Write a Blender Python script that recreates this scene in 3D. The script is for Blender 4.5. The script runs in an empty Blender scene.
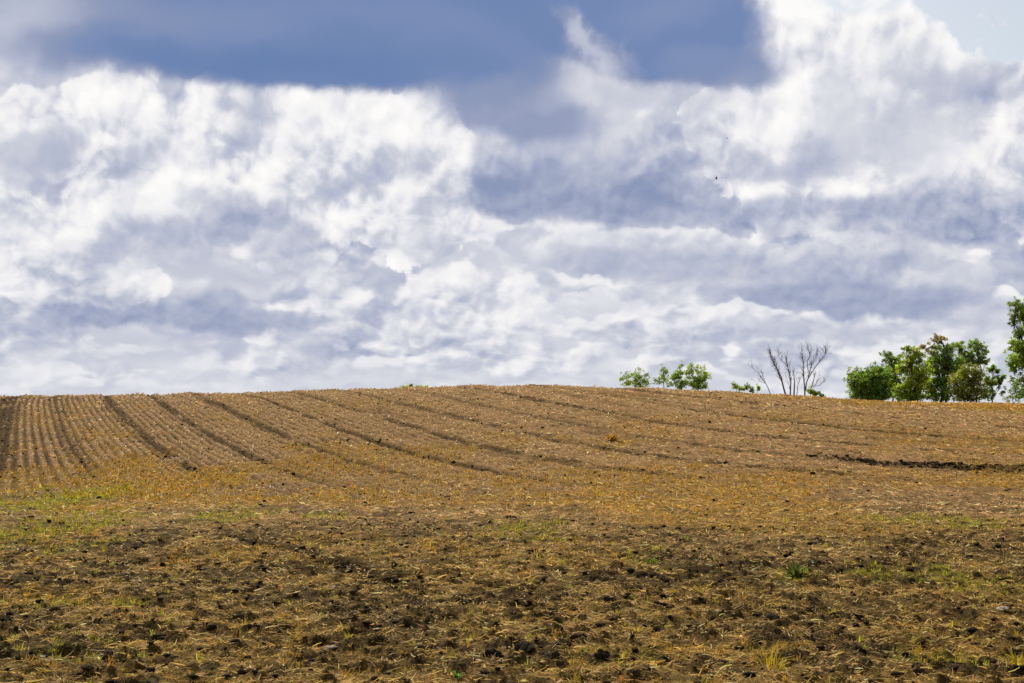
import bpy, math, random
import numpy as np

# ---------------------------------------------------------------- camera
F_PX = 1400.0                      # focal length in pixels of a 1024 px wide frame
CAM_Z = 2.6
PITCH = math.atan(78.5 / F_PX)
scene = bpy.context.scene
cam_data = bpy.data.cameras.new("camera")
cam_data.sensor_width = 36.0
cam_data.lens = 36.0 * F_PX / 1024.0
cam_data.clip_end = 20000
cam = bpy.data.objects.new("camera", cam_data)
scene.collection.objects.link(cam)
cam.location = (0, 0, CAM_Z)
cam.rotation_euler = (math.radians(90) + PITCH, 0, 0)
scene.camera = cam

SUN_EL, SUN_AZ = 41.0, -28.0       # azimuth measured from +Y towards +X
sun_data = bpy.data.lights.new("sun", 'SUN')
sun_data.energy = 5.0
sun_data.angle = math.radians(0.53)
sun_data.color = (1.0, 0.93, 0.82)
sun = bpy.data.objects.new("sun", sun_data)
scene.collection.objects.link(sun)
sun.rotation_euler = (math.radians(90 - SUN_EL), 0, math.radians(180 - SUN_AZ))

vs = scene.view_settings
vs.view_transform = 'Standard'
vs.look = 'None'
vs.exposure = 0.0
vs.gamma = 1.0
vs.use_curve_mapping = False
scene.cycles.max_bounces = 5
scene.cycles.diffuse_bounces = 3
scene.cycles.transparent_max_bounces = 8
scene.cycles.use_denoising = False


def srgb(r, g, b):
    def f(c):
        c /= 255.0
        return c / 12.92 if c <= 0.04045 else ((c + 0.055) / 1.055) ** 2.4
    return (f(r), f(g), f(b), 1.0)


def pixel_dir(px, py):
    a, b = (px - 512) / F_PX, (341.5 - py) / F_PX
    return a, math.cos(PITCH) - b * math.sin(PITCH), math.sin(PITCH) + b * math.cos(PITCH)


def pixel_point(px, py, y):
    dx, dy, dz = pixel_dir(px, py)
    return dx / dy * y, y, CAM_Z + dz / dy * y


# ---------------------------------------------------------------- sky: a Nishita sky behind layers of cumulus cloud,
# all of it laid out by compass bearing and elevation (unit: 1/14 radian)
world = bpy.data.worlds.new("World")
scene.world = world
world.use_nodes = True
nt = world.node_tree
nt.nodes.clear()


class W:
    """tiny helper to chain shader nodes"""
    def __init__(self, tree):
        self.t = tree

    def n(self, kind, **kw):
        nd = self.t.nodes.new(kind)
        for k, v in kw.items():
            setattr(nd, k, v)
        return nd

    def put(self, sock, v):
        if isinstance(v, bpy.types.NodeSocket):
            self.t.links.new(v, sock)
        elif v is not None:
            sock.default_value = v

    def m(self, op, a, b=None, c=None, clamp=False):
        nd = self.n('ShaderNodeMath', operation=op, use_clamp=clamp)
        for i, v in enumerate((a, b, c)):
            self.put(nd.inputs[i], v)
        return nd.outputs[0]

    def v(self, op, a, b=None):
        nd = self.n('ShaderNodeVectorMath', operation=op)
        self.put(nd.inputs[0], a)
        if op == 'SCALE':
            self.put(nd.inputs[3], b)
        elif b is not None:
            self.put(nd.inputs[1], b)
        return nd.outputs[1] if op == 'LENGTH' else nd.outputs[0]

    def noise(self, vec, scale, detail=6, rough=0.55, dist=0.0, color=False, lac=2.0, typ='FBM'):
        nd = self.n('ShaderNodeTexNoise', noise_type=typ, noise_dimensions='2D')
        self.put(nd.inputs['Vector'], vec)
        self.put(nd.inputs['Scale'], scale)
        self.put(nd.inputs['Detail'], detail)
        self.put(nd.inputs['Roughness'], rough)
        self.put(nd.inputs['Lacunarity'], lac)
        self.put(nd.inputs['Distortion'], dist)
        return nd.outputs['Color' if color else 'Fac']

    def rng(self, x, a, b, c=0.0, d=1.0, smooth=True):
        nd = self.n('ShaderNodeMapRange', interpolation_type='SMOOTHSTEP' if smooth else 'LINEAR')
        for i, v in enumerate((x, a, b, c, d)):
            self.put(nd.inputs[i], v)
        return nd.outputs[0]

    def ramp(self, x, stops):
        nd = self.n('ShaderNodeValToRGB')
        self.put(nd.inputs[0], x)
        el = nd.color_ramp.elements
        while len(el) < len(stops):
            el.new(0.5)
        for e, (p, c) in zip(el, stops):
            e.position = p
            e.color = c
        return nd.outputs[0]

    def mixc(self, fac, a, b, blend='MIX'):
        nd = self.n('ShaderNodeMix', data_type='RGBA', blend_type=blend)
        self.put(nd.inputs[0], fac)
        self.put(nd.inputs[6], a)
        self.put(nd.inputs[7], b)
        return nd.outputs[2]

    def mix(self, fac, a, b):
        nd = self.n('ShaderNodeMix', data_type='FLOAT')
        self.put(nd.inputs[0], fac)
        self.put(nd.inputs[2], a)
        self.put(nd.inputs[3], b)
        return nd.outputs[0]


w = W(nt)
tc = w.n('ShaderNodeTexCoord').outputs['Generated']
sep = w.n('ShaderNodeSeparateXYZ')
w.put(sep.inputs[0], w.v('NORMALIZE', tc))
az = w.m('ARCTAN2', sep.outputs[0], sep.outputs[1])
el = w.m('ARCSINE', sep.outputs[2])
comb = w.n('ShaderNodeCombineXYZ')
w.put(comb.inputs[0], w.m('MULTIPLY', az, 14.0))
w.put(comb.inputs[1], w.m('MULTIPLY', el, 14.0))
P = comb.outputs[0]


def sky_xy(px, py):
    dx, dy, dz = pixel_dir(px, py)
    l = math.sqrt(dx * dx + dy * dy + dz * dz)
    return math.atan2(dx, dy) * 14.0, math.asin(dz / l) * 14.0


def warp(vec, scale, amount, detail, rough=0.6, seed=0.0):
    nx = w.noise(w.v('ADD', vec, (seed, seed * 0.7, 0)), scale, detail, rough)
    ny = w.noise(w.v('ADD', vec, (seed + 31.4, seed * 0.7 - 17.9, 0)), scale, detail, rough)
    cb = w.n('ShaderNodeCombineXYZ')
    w.put(cb.inputs[0], w.m('MULTIPLY', w.m('SUBTRACT', nx, 0.5), amount))
    w.put(cb.inputs[1], w.m('MULTIPLY', w.m('SUBTRACT', ny, 0.5), amount))
    return w.v('ADD', vec, cb.outputs[0])


def voro(vec, scale, seed):
    nd = w.n('ShaderNodeTexVoronoi', feature='F1', voronoi_dimensions='2D')
    w.put(nd.inputs['Vector'], w.v('ADD', vec, (seed, seed * 1.3, 0)))
    w.put(nd.inputs['Scale'], scale)
    nd.inputs['Detail'].default_value = 0.0
    d = nd.outputs['Distance']
    return w.m('SUBTRACT', 0.45, w.m('MULTIPLY', d, d))      # a rounded dome per cell


# towards the horizon the clouds are farther off: smaller and flatter
ycomp = w.m('MULTIPLY', w.m('LOGARITHM', w.m('ADD', w.m('MAXIMUM', el, -0.02), 0.16), 2.718), 4.6)
cq = w.n('ShaderNodeCombineXYZ')
w.put(cq.inputs[0], w.m('MULTIPLY', az, 14.0))
w.put(cq.inputs[1], ycomp)
Q = cq.outputs[0]

P_soft = warp(P, 0.9, 0.7, 3, 0.5, 3.1)
P_mid = warp(P, 1.6, 0.32, 8, 0.58, 7.7)
P_rag = warp(P, 3.2, 0.36, 8, 0.62, 2.2)
Qw = warp(Q, 2.2, 0.24, 6, 0.58, 5.5)
LIGHT = (-0.045, 0.10, 0.0)


def puffs(q):
    """cauliflower height field: domes on domes"""
    a = w.m('MULTIPLY', voro(q, 1.15, 0.0), 0.62)
    a = w.m('MULTIPLY_ADD', voro(q, 2.9, 4.0), 0.30, a)
    a = w.m('MULTIPLY_ADD', voro(q, 6.8, 9.0), 0.17, a)
    n = w.noise(q, 2.1, 9, 0.55)
    return w.m('MULTIPLY_ADD', w.m('SUBTRACT', n, 0.5), 1.05, a)


H0 = puffs(Qw)
H1 = puffs(w.v('ADD', Qw, LIGHT))
dH = w.m('SUBTRACT', H0, H1)
calm = w.rng(w.noise(P, 0.8, 2, 0.5), 0.35, 0.62, 0.6, 1.15)
broad0 = w.noise(Q, 0.9, 3, 0.5)
broad1 = w.noise(w.v('ADD', Q, (-0.14, 0.30, 0)), 0.9, 3, 0.5)
broad = w.m('SUBTRACT', broad0, broad1)
Ql = w.v('ADD', Qw, (-0.12, 0.24, 0.0))
heap0 = w.m('MULTIPLY_ADD', voro(Qw, 1.15, 0.0), 0.55, w.m('MULTIPLY', voro(Qw, 2.1, 6.0), 0.25))
heap1 = w.m('MULTIPLY_ADD', voro(Ql, 1.15, 0.0), 0.55, w.m('MULTIPLY', voro(Ql, 2.1, 6.0), 0.25))
broad = w.m('MULTIPLY_ADD', w.m('SUBTRACT', heap0, heap1), 0.42, broad)


def body(vec, ells):
    """union of soft ellipses: 1 in the middle, 0 on the rim, negative outside"""
    best = None
    if T is not None:                     # a negligible nudge that keeps the shader evaluated in drawing order
        cb = w.n('ShaderNodeCombineXYZ')
        w.put(cb.inputs[2], w.m('MULTIPLY', T, 1e-6))
        vec = w.v('ADD', vec, cb.outputs[0])
    for (px, py, rx, ry, rot) in ells:
        x, y = sky_xy(px, py)
        mp = w.n('ShaderNodeMapping', vector_type='TEXTURE')
        w.put(mp.inputs[0], vec)
        mp.inputs[1].default_value = (x, y, 0)
        mp.inputs[2].default_value = (0, 0, math.radians(rot))
        mp.inputs[3].default_value = (rx / 100.0, ry / 100.0, 1)
        d = w.m('SUBTRACT', 1.0, w.v('LENGTH', mp.outputs[0]))
        best = d if best is None else w.m('MAXIMUM', best, d)
    return best


T = None


def cumulus(T, ells, lit, base, y_top, y_base, puff=0.55, edge=0.10, op=1.0, relief=1.0):
    """one heap of cloud: domed outline, lit crown, grey underside between two elevations"""
    D = body(P_mid, ells)
    F = w.m('MULTIPLY_ADD', H0, puff, D)
    mk = w.rng(F, 0.0, edge, 0.0, op)
    e0 = sky_xy(512, y_base)[1]
    e1 = sky_xy(512, y_top)[1]
    sy = w.n('ShaderNodeSeparateXYZ')
    w.put(sy.inputs[0], P_soft)
    grad = w.rng(sy.outputs[1], e0, e1, base, lit)
    rim = w.rng(F, 0.0, 0.5, 0.05, 0.0)
    tone = w.m('ADD', grad, rim)
    amt = w.m('MULTIPLY', calm, 1.25 * relief)
    tone = w.m('MULTIPLY_ADD', w.m('MULTIPLY', dH, amt), 1.0, tone)
    tone = w.m('MULTIPLY_ADD', broad, 1.45 * relief, tone)
    lo = base - 0.16 if base > 0.6 else base - 0.10
    over = w.m('SUBTRACT', tone, lo)
    # shadows between billows never sink below the cloud's own shade
    tone = w.mix(0.65, tone, w.m('ADD', w.m('SMOOTH_MAX', over, 0.0, 0.25), lo))
    return w.mix(mk, T, tone)


def blob(vec, px, py, rx, ry, rot=0.0, soft=0.3):
    D = body(vec, [(px, py, rx, ry, rot)])
    return w.rng(D, -soft, soft)


# far haze of cloud near the horizon, then banks of small cumulus, nearer ones over farther ones
T = w.m('MULTIPLY_ADD', w.m('SUBTRACT', w.noise(w.v('MULTIPLY', Qw, (0.8, 1.2, 1)), 1.1, 5, 0.5), 0.5), 0.55, 0.74)
for (sc, thr, seed, lit, base, k, op) in ((1.0, 0.50, 11.0, 0.95, 0.58, 3.0, .85), (0.75, 0.52, 27.0, 0.97, 0.52, 3.0, .85),
                                          (1.5, 0.53, 43.0, 0.99, 0.66, 3.4, .9)):
    off = (seed, seed * 1.7, 0)
    q = w.v('ADD', w.v('MULTIPLY', Qw, (0.62, 1.0, 1)), off)
    n0 = w.noise(q, sc, 3, 0.5)
    n1 = w.noise(w.v('ADD', q, (-0.05, 0.22 / sc, 0)), sc, 3, 0.5)
    F0 = w.m('ADD', w.m('MULTIPLY', w.m('SUBTRACT', n0, thr), k), w.m('MULTIPLY', H0, 0.42))
    F1 = w.m('ADD', w.m('MULTIPLY', w.m('SUBTRACT', n1, thr), k), w.m('MULTIPLY', H1, 0.42))
    mk = w.rng(F0, -0.04, 0.20, 0.0, op)
    tn = w.rng(F1, -0.10, 0.35, lit, base)
    tn = w.m('MULTIPLY_ADD', w.m('MULTIPLY', dH, calm), 0.55, tn)
    T = w.mix(mk, T, tn)

for px, py, rx, ry, rot, soft, tone, op in ((512, 392, 900, 20, 0, .6, .76, .55), (40, 208, 110, 14, 0, .5, .50, .7), (480, 262, 80, 14, 0, .6, .64, .6)):
    T = w.mix(w.m('MULTIPLY', blob(P_soft, px, py, rx, ry, rot, soft), op), T, tone)

# banks in the left and middle distance
T = cumulus(T, [(170, 300, 120, 28, -4), (270, 310, 70, 20, 0), (90, 310, 50, 16, 0)], .66, .46, 272, 322, .45, .35, .95, .5)
T = cumulus(T, [(300, 296, 48, 16, 8), (340, 306, 30, 12, 0)], .92, .66, 284, 318, .5, .32, .75, .8)
T = cumulus(T, [(132, 291, 26, 13, 0), (152, 283, 17, 15, 20)], .98, .80, 274, 302, .6, .30, .95, .7)
T = cumulus(T, [(470, 310, 70, 46, 0), (510, 350, 50, 26, 0), (420, 330, 60, 26, 0)], .92, .74, 270, 370, .6, .25, .75, .9)
T = cumulus(T, [(60, 270, 80, 30, 0), (30, 330, 60, 22, 0)], .90, .70, 240, 340, .6, .25, .7, .9)
T = w.mix(w.m('MULTIPLY', blob(P_mid, 200, 318, 130, 13, -2, .45), .85), T, w.m('MULTIPLY_ADD', dH, .3, .40))
T = w.mix(w.m('MULTIPLY', blob(P_mid, 120, 350, 130, 12, 0, .6), .5), T, .62)
# the large left cumulus
T = cumulus(T, [(60, 150, 90, 52, 0), (150, 160, 120, 72, -8), (260, 175, 120, 84, -12), (120, 225, 130, 40, 0)],
            .93, .72, 90, 265, .5, .10, 1, 1.0)
T = cumulus(T, [(330, 150, 140, 66, -6), (425, 135, 42, 48, 0), (400, 200, 78, 62, -20), (230, 130, 120, 48, 0)],
            .96, .78, 88, 250, .55, .06, 1, 1.1)
T = w.mix(w.m('MULTIPLY', blob(P_mid, 262, 226, 74, 24, -24, .4), .85), T, w.m('MULTIPLY_ADD', dH, .4, .54))
T = w.mix(w.m('MULTIPLY', blob(P_mid, 225, 268, 100, 14, -3, .5), .75), T, .60)
T = w.mix(w.m('MULTIPLY', blob(P_soft, 15, 150, 50, 22, 0, .5), .7), T, .56)
# right of centre: grey mass with a dark flat base
T = cumulus(T, [(660, 255, 130, 26, -2), (760, 262, 70, 18, 0)], .72, .54, 230, 285, .4, .15, .9, .5)
T = cumulus(T, [(870, 275, 100, 38, -4), (930, 285, 60, 30, 0), (800, 290, 60, 22, 0)], .72, .48, 240, 318, .4, .15, .95, .4)
T = w.mix(w.m('MULTIPLY', blob(P_mid, 862, 299, 100, 17, -3, .35), .9), T, w.m('MULTIPLY_ADD', dH, .3, .40))
T = w.mix(w.m('MULTIPLY', blob(P_mid, 690, 266, 110, 14, -2, .5), .7), T, w.m('MULTIPLY_ADD', dH, .3, .52))
T = w.mix(w.m('MULTIPLY', blob(P_mid, 820, 330, 60, 9, 0, .5), .6), T, .52)
T = cumulus(T, [(590, 165, 120, 55, 0), (690, 160, 80, 55, 0), (520, 185, 60, 36, 0)], .60, .42, 110, 218, .45, .2, 1, .45)
# the tall right cumulus
T = cumulus(T, [(800, 50, 62, 75, 0), (885, 70, 100, 74, 0), (950, 120, 76, 66, 0), (1010, 130, 50, 66, 0), (1090, 150, 80, 90, 0),
                (800, 140, 100, 62, 0), (880, 160, 130, 42, 0), (735, 120, 44, 34, 0)],
            .96, .82, 20, 205, .5, .07, 1, 1.0)
T = w.mix(w.m('MULTIPLY', blob(P_mid, 843, 110, 20, 58, 18, .6), .6), T, .80)
T = w.mix(w.m('MULTIPLY', blob(P_mid, 930, 150, 46, 36, 0, .6), .6), T, .82)
T = w.mix(w.m('MULTIPLY', blob(P_soft, 700, 140, 34, 60, 0, .9), .75), T, w.m('MULTIPLY_ADD', dH, .6, .64))
T = w.mix(w.m('MULTIPLY', blob(P_mid, 590, 206, 130, 17, -3, .5), .9), T, w.m('MULTIPLY_ADD', dH, .35, .38))
T = w.mix(w.m('MULTIPLY', blob(P_mid, 790, 207, 120, 12, 2, .6), .85), T, w.m('MULTIPLY_ADD', dH, .4, .44))
T = w.mix(w.m('MULTIPLY', blob(P_mid, 970, 207, 120, 24, 0, .6), .9), T, w.m('MULTIPLY_ADD', dH, .6, .40))
# dark undersides overhead, soft edged
for vec, px, py, rx, ry, rot, soft, tone, op in (
        (P_mid, 300, 8, 330, 76, 0, .12, .12, 1), (P_mid, 480, 62, 90, 40, -12, .35, .18, .9),
        (P_mid, 515, 112, 84, 30, -8, .4, .30, .9), (P_mid, 655, 20, 112, 58, -8, .2, .15, 1),
        (P_mid, 720, 66, 58, 20, -6, .35, .22, .9), (P_soft, 30, 34, 120, 48, 0, .7, .48, .75), (P_rag, 20, 20, 50, 26, 20, 1.0, .72, .6),
        (P_mid, 200, 22, 120, 22, 5, .9, .26, .7), (P_mid, 400, 12, 90, 14, -4, .9, .22, .6), (P_mid, 668, 10, 50, 16, 10, .9, .26, .6), (P_rag, 576, 28, 20, 9, -50, 1.0, .80, .55),
        (P_rag, 602, 52, 30, 12, -30, 1.0, .78, .6), (P_soft, 640, 92, 90, 12, 0, .7, .56, .6),
        (P_soft, 250, 64, 200, 20, 0, .7, .04, .7)):
    T = w.mix(w.m('MULTIPLY', blob(vec, px, py, rx, ry, rot, soft), op), T, tone)
T = w.mix(w.rng(el, 0.33, 0.55), T, 0.12)  # unseen cloud above the view, darkened to cut skylight on the field
# unseen cloud to the sides and behind, dulled to weaken the fill light
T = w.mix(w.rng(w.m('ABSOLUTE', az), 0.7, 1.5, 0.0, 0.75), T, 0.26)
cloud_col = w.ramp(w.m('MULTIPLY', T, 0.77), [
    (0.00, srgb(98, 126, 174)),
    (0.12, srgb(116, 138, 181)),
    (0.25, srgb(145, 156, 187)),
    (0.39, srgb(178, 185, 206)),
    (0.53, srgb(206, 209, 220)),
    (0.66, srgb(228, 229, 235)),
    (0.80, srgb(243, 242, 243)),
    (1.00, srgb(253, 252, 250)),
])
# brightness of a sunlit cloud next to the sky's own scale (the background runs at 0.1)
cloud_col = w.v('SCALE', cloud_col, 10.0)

sky = w.n('ShaderNodeTexSky', sky_type='NISHITA', sun_disc=False)
sky.sun_elevation = math.radians(SUN_EL)
sky.sun_rotation = math.radians(SUN_AZ)
sky.air_density = 1.0
sky.dust_density = 2.0
# gaps of open sky: right of the tall cumulus, and scattered high up
gap = blob(P_rag, 1015, -22, 105, 72, -25, .05)
gap = w.m('MAXIMUM', gap, w.m('MULTIPLY', blob(P_mid, 860, -12, 50, 22, 0, .3), .8))
hi = w.m('MULTIPLY', w.rng(el, 0.36, 0.6), w.rng(w.noise(P_soft, 0.5, 4, 0.5), 0.36, 0.52))
gap = w.m('MAXIMUM', gap, hi)
wisp = w.rng(w.noise(w.v('MULTIPLY', P_soft, (1, 1.8, 1)), 1.6, 8, 0.62), 0.5, 0.72, 1.0, 0.35)
gap = w.m('MULTIPLY', gap, wisp)
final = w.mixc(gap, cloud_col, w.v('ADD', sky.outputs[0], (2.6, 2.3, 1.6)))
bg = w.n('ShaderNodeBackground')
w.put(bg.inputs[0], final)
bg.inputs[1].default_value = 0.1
out = w.n('ShaderNodeOutputWorld')
nt.links.new(bg.outputs[0], out.inputs[0])
world.cycles.sampling_method = 'MANUAL'
world.cycles.sample_map_resolution = 512

# ================================================================ helpers
rng = np.random.default_rng(11)
COL = scene.collection


def tag(o, label=None, cat=None, group=None, kind=None):
    if label:
        o['label'] = label
    if cat:
        o['category'] = cat
    if group:
        o['group'] = group
    if kind:
        o['kind'] = kind
    return o


def empty(name, loc):
    o = bpy.data.objects.new(name, None)
    o.empty_display_size = 0.3
    COL.objects.link(o)
    o.location = loc
    return o


def mesh_obj(name, verts, loops, counts, mat, col=None, parent=None, smooth=False, attrs=None):
    """verts (n,3), flat loop indices, corners per face"""
    me = bpy.data.meshes.new(name)
    verts = np.ascontiguousarray(verts, dtype=np.float32)
    loops = np.ascontiguousarray(loops, dtype=np.int32).ravel()
    counts = np.ascontiguousarray(counts, dtype=np.int32)
    me.vertices.add(len(verts))
    me.vertices.foreach_set('co', verts.ravel())
    me.loops.add(len(loops))
    me.loops.foreach_set('vertex_index', loops)
    me.polygons.add(len(counts))
    starts = np.concatenate(([0], np.cumsum(counts)[:-1])).astype(np.int32)
    me.polygons.foreach_set('loop_start', starts)
    me.polygons.foreach_set('loop_total', counts)
    if smooth:
        me.polygons.foreach_set('use_smooth', np.ones(len(counts), dtype=bool))
    if col is not None:
        a = me.color_attributes.new('col', 'FLOAT_COLOR', 'POINT')
        c4 = np.ones((len(verts), 4), dtype=np.float32)
        c4[:, :3] = col
        a.data.foreach_set('color', c4.ravel())
    for k, v in (attrs or {}).items():
        a = me.attributes.new(k, 'FLOAT', 'POINT')
        a.data.foreach_set('value', np.ascontiguousarray(v, dtype=np.float32))
    me.materials.append(mat)
    me.update(calc_edges=True)
    o = bpy.data.objects.new(name, me)
    COL.objects.link(o)
    if parent:
        o.parent = parent
    return o


def _hash(ix, iy, seed):
    h = (ix.astype(np.int64) * 374761393 + iy.astype(np.int64) * 668265263 + seed * 974711) & 0xFFFFFFFF
    h = ((h ^ (h >> 13)) * 1274126177) & 0xFFFFFFFF
    h = h ^ (h >> 16)
    return (h & 0xFFFFFF) / float(0xFFFFFF)


def vnoise(x, y, seed=0):
    x0 = np.floor(x)
    y0 = np.floor(y)
    fx = x - x0
    fy = y - y0
    fx = fx * fx * (3 - 2 * fx)
    fy = fy * fy * (3 - 2 * fy)
    a = _hash(x0, y0, seed)
    b = _hash(x0 + 1, y0, seed)
    c = _hash(x0, y0 + 1, seed)
    d = _hash(x0 + 1, y0 + 1, seed)
    return (a * (1 - fx) + b * fx) * (1 - fy) + (c * (1 - fx) + d * fx) * fy


def fbm(x, y, octaves=4, seed=0, rough=0.5):
    s = 0.0
    amp = 1.0
    tot = 0.0
    for i in range(octaves):
        s = s + amp * vnoise(x, y, seed + i * 17)
        tot += amp
        amp *= rough
        x, y = x * 1.93 + y * 0.47 + 3.1, y * 1.93 - x * 0.47 + 7.7
    return s / tot


def sstep(x, a, b):
    t = np.clip((x - a) / (b - a), 0, 1)
    return t * t * (3 - 2 * t)


# ================================================================ terrain
KX = np.array([-60, -43, -35, -26, -13.5, -5, -1, 4, 9, 16, 21, 28.5, 43, 60.])
KA = np.array([4.46, 4.42, 4.54, 4.71, 4.98, 5.27, 5.37, 5.38, 5.17, 4.88, 4.62, 4.02, 3.85, 3.64])
Y0, YP = 42.0, 118.0
ROWC = np.array([-5.9469, 55.7762, 10.0502, 17.0233, -22.3496, -5.9914, 90.7328, 136.8035, -112.8331, -35.0388,
                 5.8363, -146.2439, -18.915, -33.87, 202.2735])


def terrain(x, y):
    x = np.asarray(x, dtype=float)
    y = np.asarray(y, dtype=float)
    t = (y - Y0) / (YP - Y0)
    up = 0.5 - 0.5 * np.cos(np.pi * np.clip(t, 0, 1))
    dn = 0.5 + 0.5 * np.cos(np.pi * np.clip((t - 1) / 2.6, 0, 0.8))
    a = np.interp(x, KX, KA)
    # soften the piecewise height profile
    for d in (2.0, 4.0):
        a = 0.5 * a + 0.25 * (np.interp(x - d, KX, KA) + np.interp(x + d, KX, KA))
    return a * np.where(t < 1, up, dn)


def row_s(x, y):
    """position across the drill rows (unit: one row); the rows fan up the hill"""
    u = np.clip(x / np.maximum(y, 4.0), -0.55, 0.55)
    v = np.clip(y, 8, 140) / 100.0
    s = 0.0
    k = 0
    for i in range(5):
        for j in range(5 - i):
            s = s + ROWC[k] * u ** i * v ** j
            k += 1
    return s


def ground_at(px, py):
    dx, dy, dz = pixel_dir(px, py)
    y = np.linspace(8, 122, 9000)
    x = dx / dy * y
    z = CAM_Z + dz / dy * y
    h = terrain(x, y)
    below = z < h
    k = int(np.argmax(below)) if below.any() else int(np.argmin(z - h))
    return float(x[k]), float(y[k])


def patch(x, y, px, py, rx, ry, seed):
    """soft ragged patch lying on the field"""
    cx, cy = ground_at(px, py)
    _, ya = ground_at(px, py - ry)
    _, yb = ground_at(px, py + ry)
    wx = rx / F_PX * cy
    wy = max(0.5 * abs(ya - yb), 0.6)
    d = np.sqrt(((x - cx) / wx) ** 2 + ((y - cy) / wy) ** 2)
    n = fbm(x * 1.3 / max(cy / 40, 0.4), y * 0.9 / max(cy / 40, 0.4), 4, seed)
    return 1 - sstep(d + (n - 0.5) * 1.6, 0.45, 1.15)


ORANGE = [(118, 472, 45, 14, .9), (165, 488, 95, 18, 1.2), (150, 500, 60, 14, .8), (90, 455, 14, 14, .5), (640, 485, 150, 13, .55),
          (430, 478, 120, 12, .45), (920, 405, 170, 5, 1.), (1010, 408, 60, 5, .8), (612, 438, 12, 4, .8), (240, 560, 90, 14, .6),
          (880, 480, 120, 12, .4), (530, 505, 110, 10, .35), (30, 600, 60, 8, .6), (700, 392, 60, 2, .3), (820, 520, 60, 10, .4),
          (100, 606, 110, 5, .7), (700, 655, 120, 10, .6), (20, 675, 40, 10, .7), (960, 655, 90, 14, .5), (420, 660, 60, 8, .4),
          (340, 540, 70, 8, .3), (60, 540, 60, 12, .5)]
GREEN = [(55, 502, 50, 15, 1.2), (34, 535, 60, 22, 1.1), (80, 550, 40, 10, .5), (230, 516, 45, 8, .9), (85, 520, 60, 14, .6),
         (325, 518, 25, 5, .7), (525, 532, 45, 12, .7), (940, 523, 70, 8, .7), (795, 580, 30, 8, .7), (905, 575, 60, 9, .6),
         (980, 585, 60, 12, .5), (100, 606, 80, 5, .6), (640, 562, 30, 6, .4), (960, 665, 80, 10, .5), (620, 660, 60, 8, .4),
         (60, 655, 90, 14, .35), (0, 500, 12, 14, .6)]
DARK = [(480, 542, 90, 6, .8), (100, 548, 60, 9, .8), (200, 580, 120, 14, .6), (330, 595, 60, 10, .5), (600, 555, 80, 6, .4),
        (70, 625, 90, 10, .6), (560, 600, 150, 10, .4), (660, 590, 70, 8, .4), (820, 600, 70, 8, .6), (980, 608, 50, 8, .6),
        (520, 662, 60, 8, .7), (200, 655, 60, 8, .4), (830, 645, 90, 8, .6), (740, 560, 60, 5, .5), (900, 622, 110, 5, .4),
        (400, 600, 90, 6, .4)]
FURROW = [(800, 454), (830, 457), (860, 461), (890, 464), (921, 466), (960, 468), (1024, 470), (1120, 472)]
TRACK = [(225, 537), (262, 545), (300, 551), (330, 559), (352, 568), (420, 590)]
BANDS = (-1.2, 4.6, 11.2, 17.1, 23.2, 29.1, 35.2, 41.1, 47.0, 53.0, 59.2, 65.1)


def polyline_dist(x, y, pts):
    P_ = np.array([ground_at(*p) for p in pts])
    best = np.full(x.shape, 1e9)
    along = np.zeros(x.shape)
    for i in range(len(P_) - 1):
        a, b = P_[i], P_[i + 1]
        ab = b - a
        t = np.clip(((x - a[0]) * ab[0] + (y - a[1]) * ab[1]) / (ab @ ab), 0, 1)
        d = np.hypot(x - a[0] - t * ab[0], y - a[1] - t * ab[1])
        m = d < best
        best = np.where(m, d, best)
        along = np.where(m, (i + t) / (len(P_) - 1), along)
    return best, along


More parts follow.
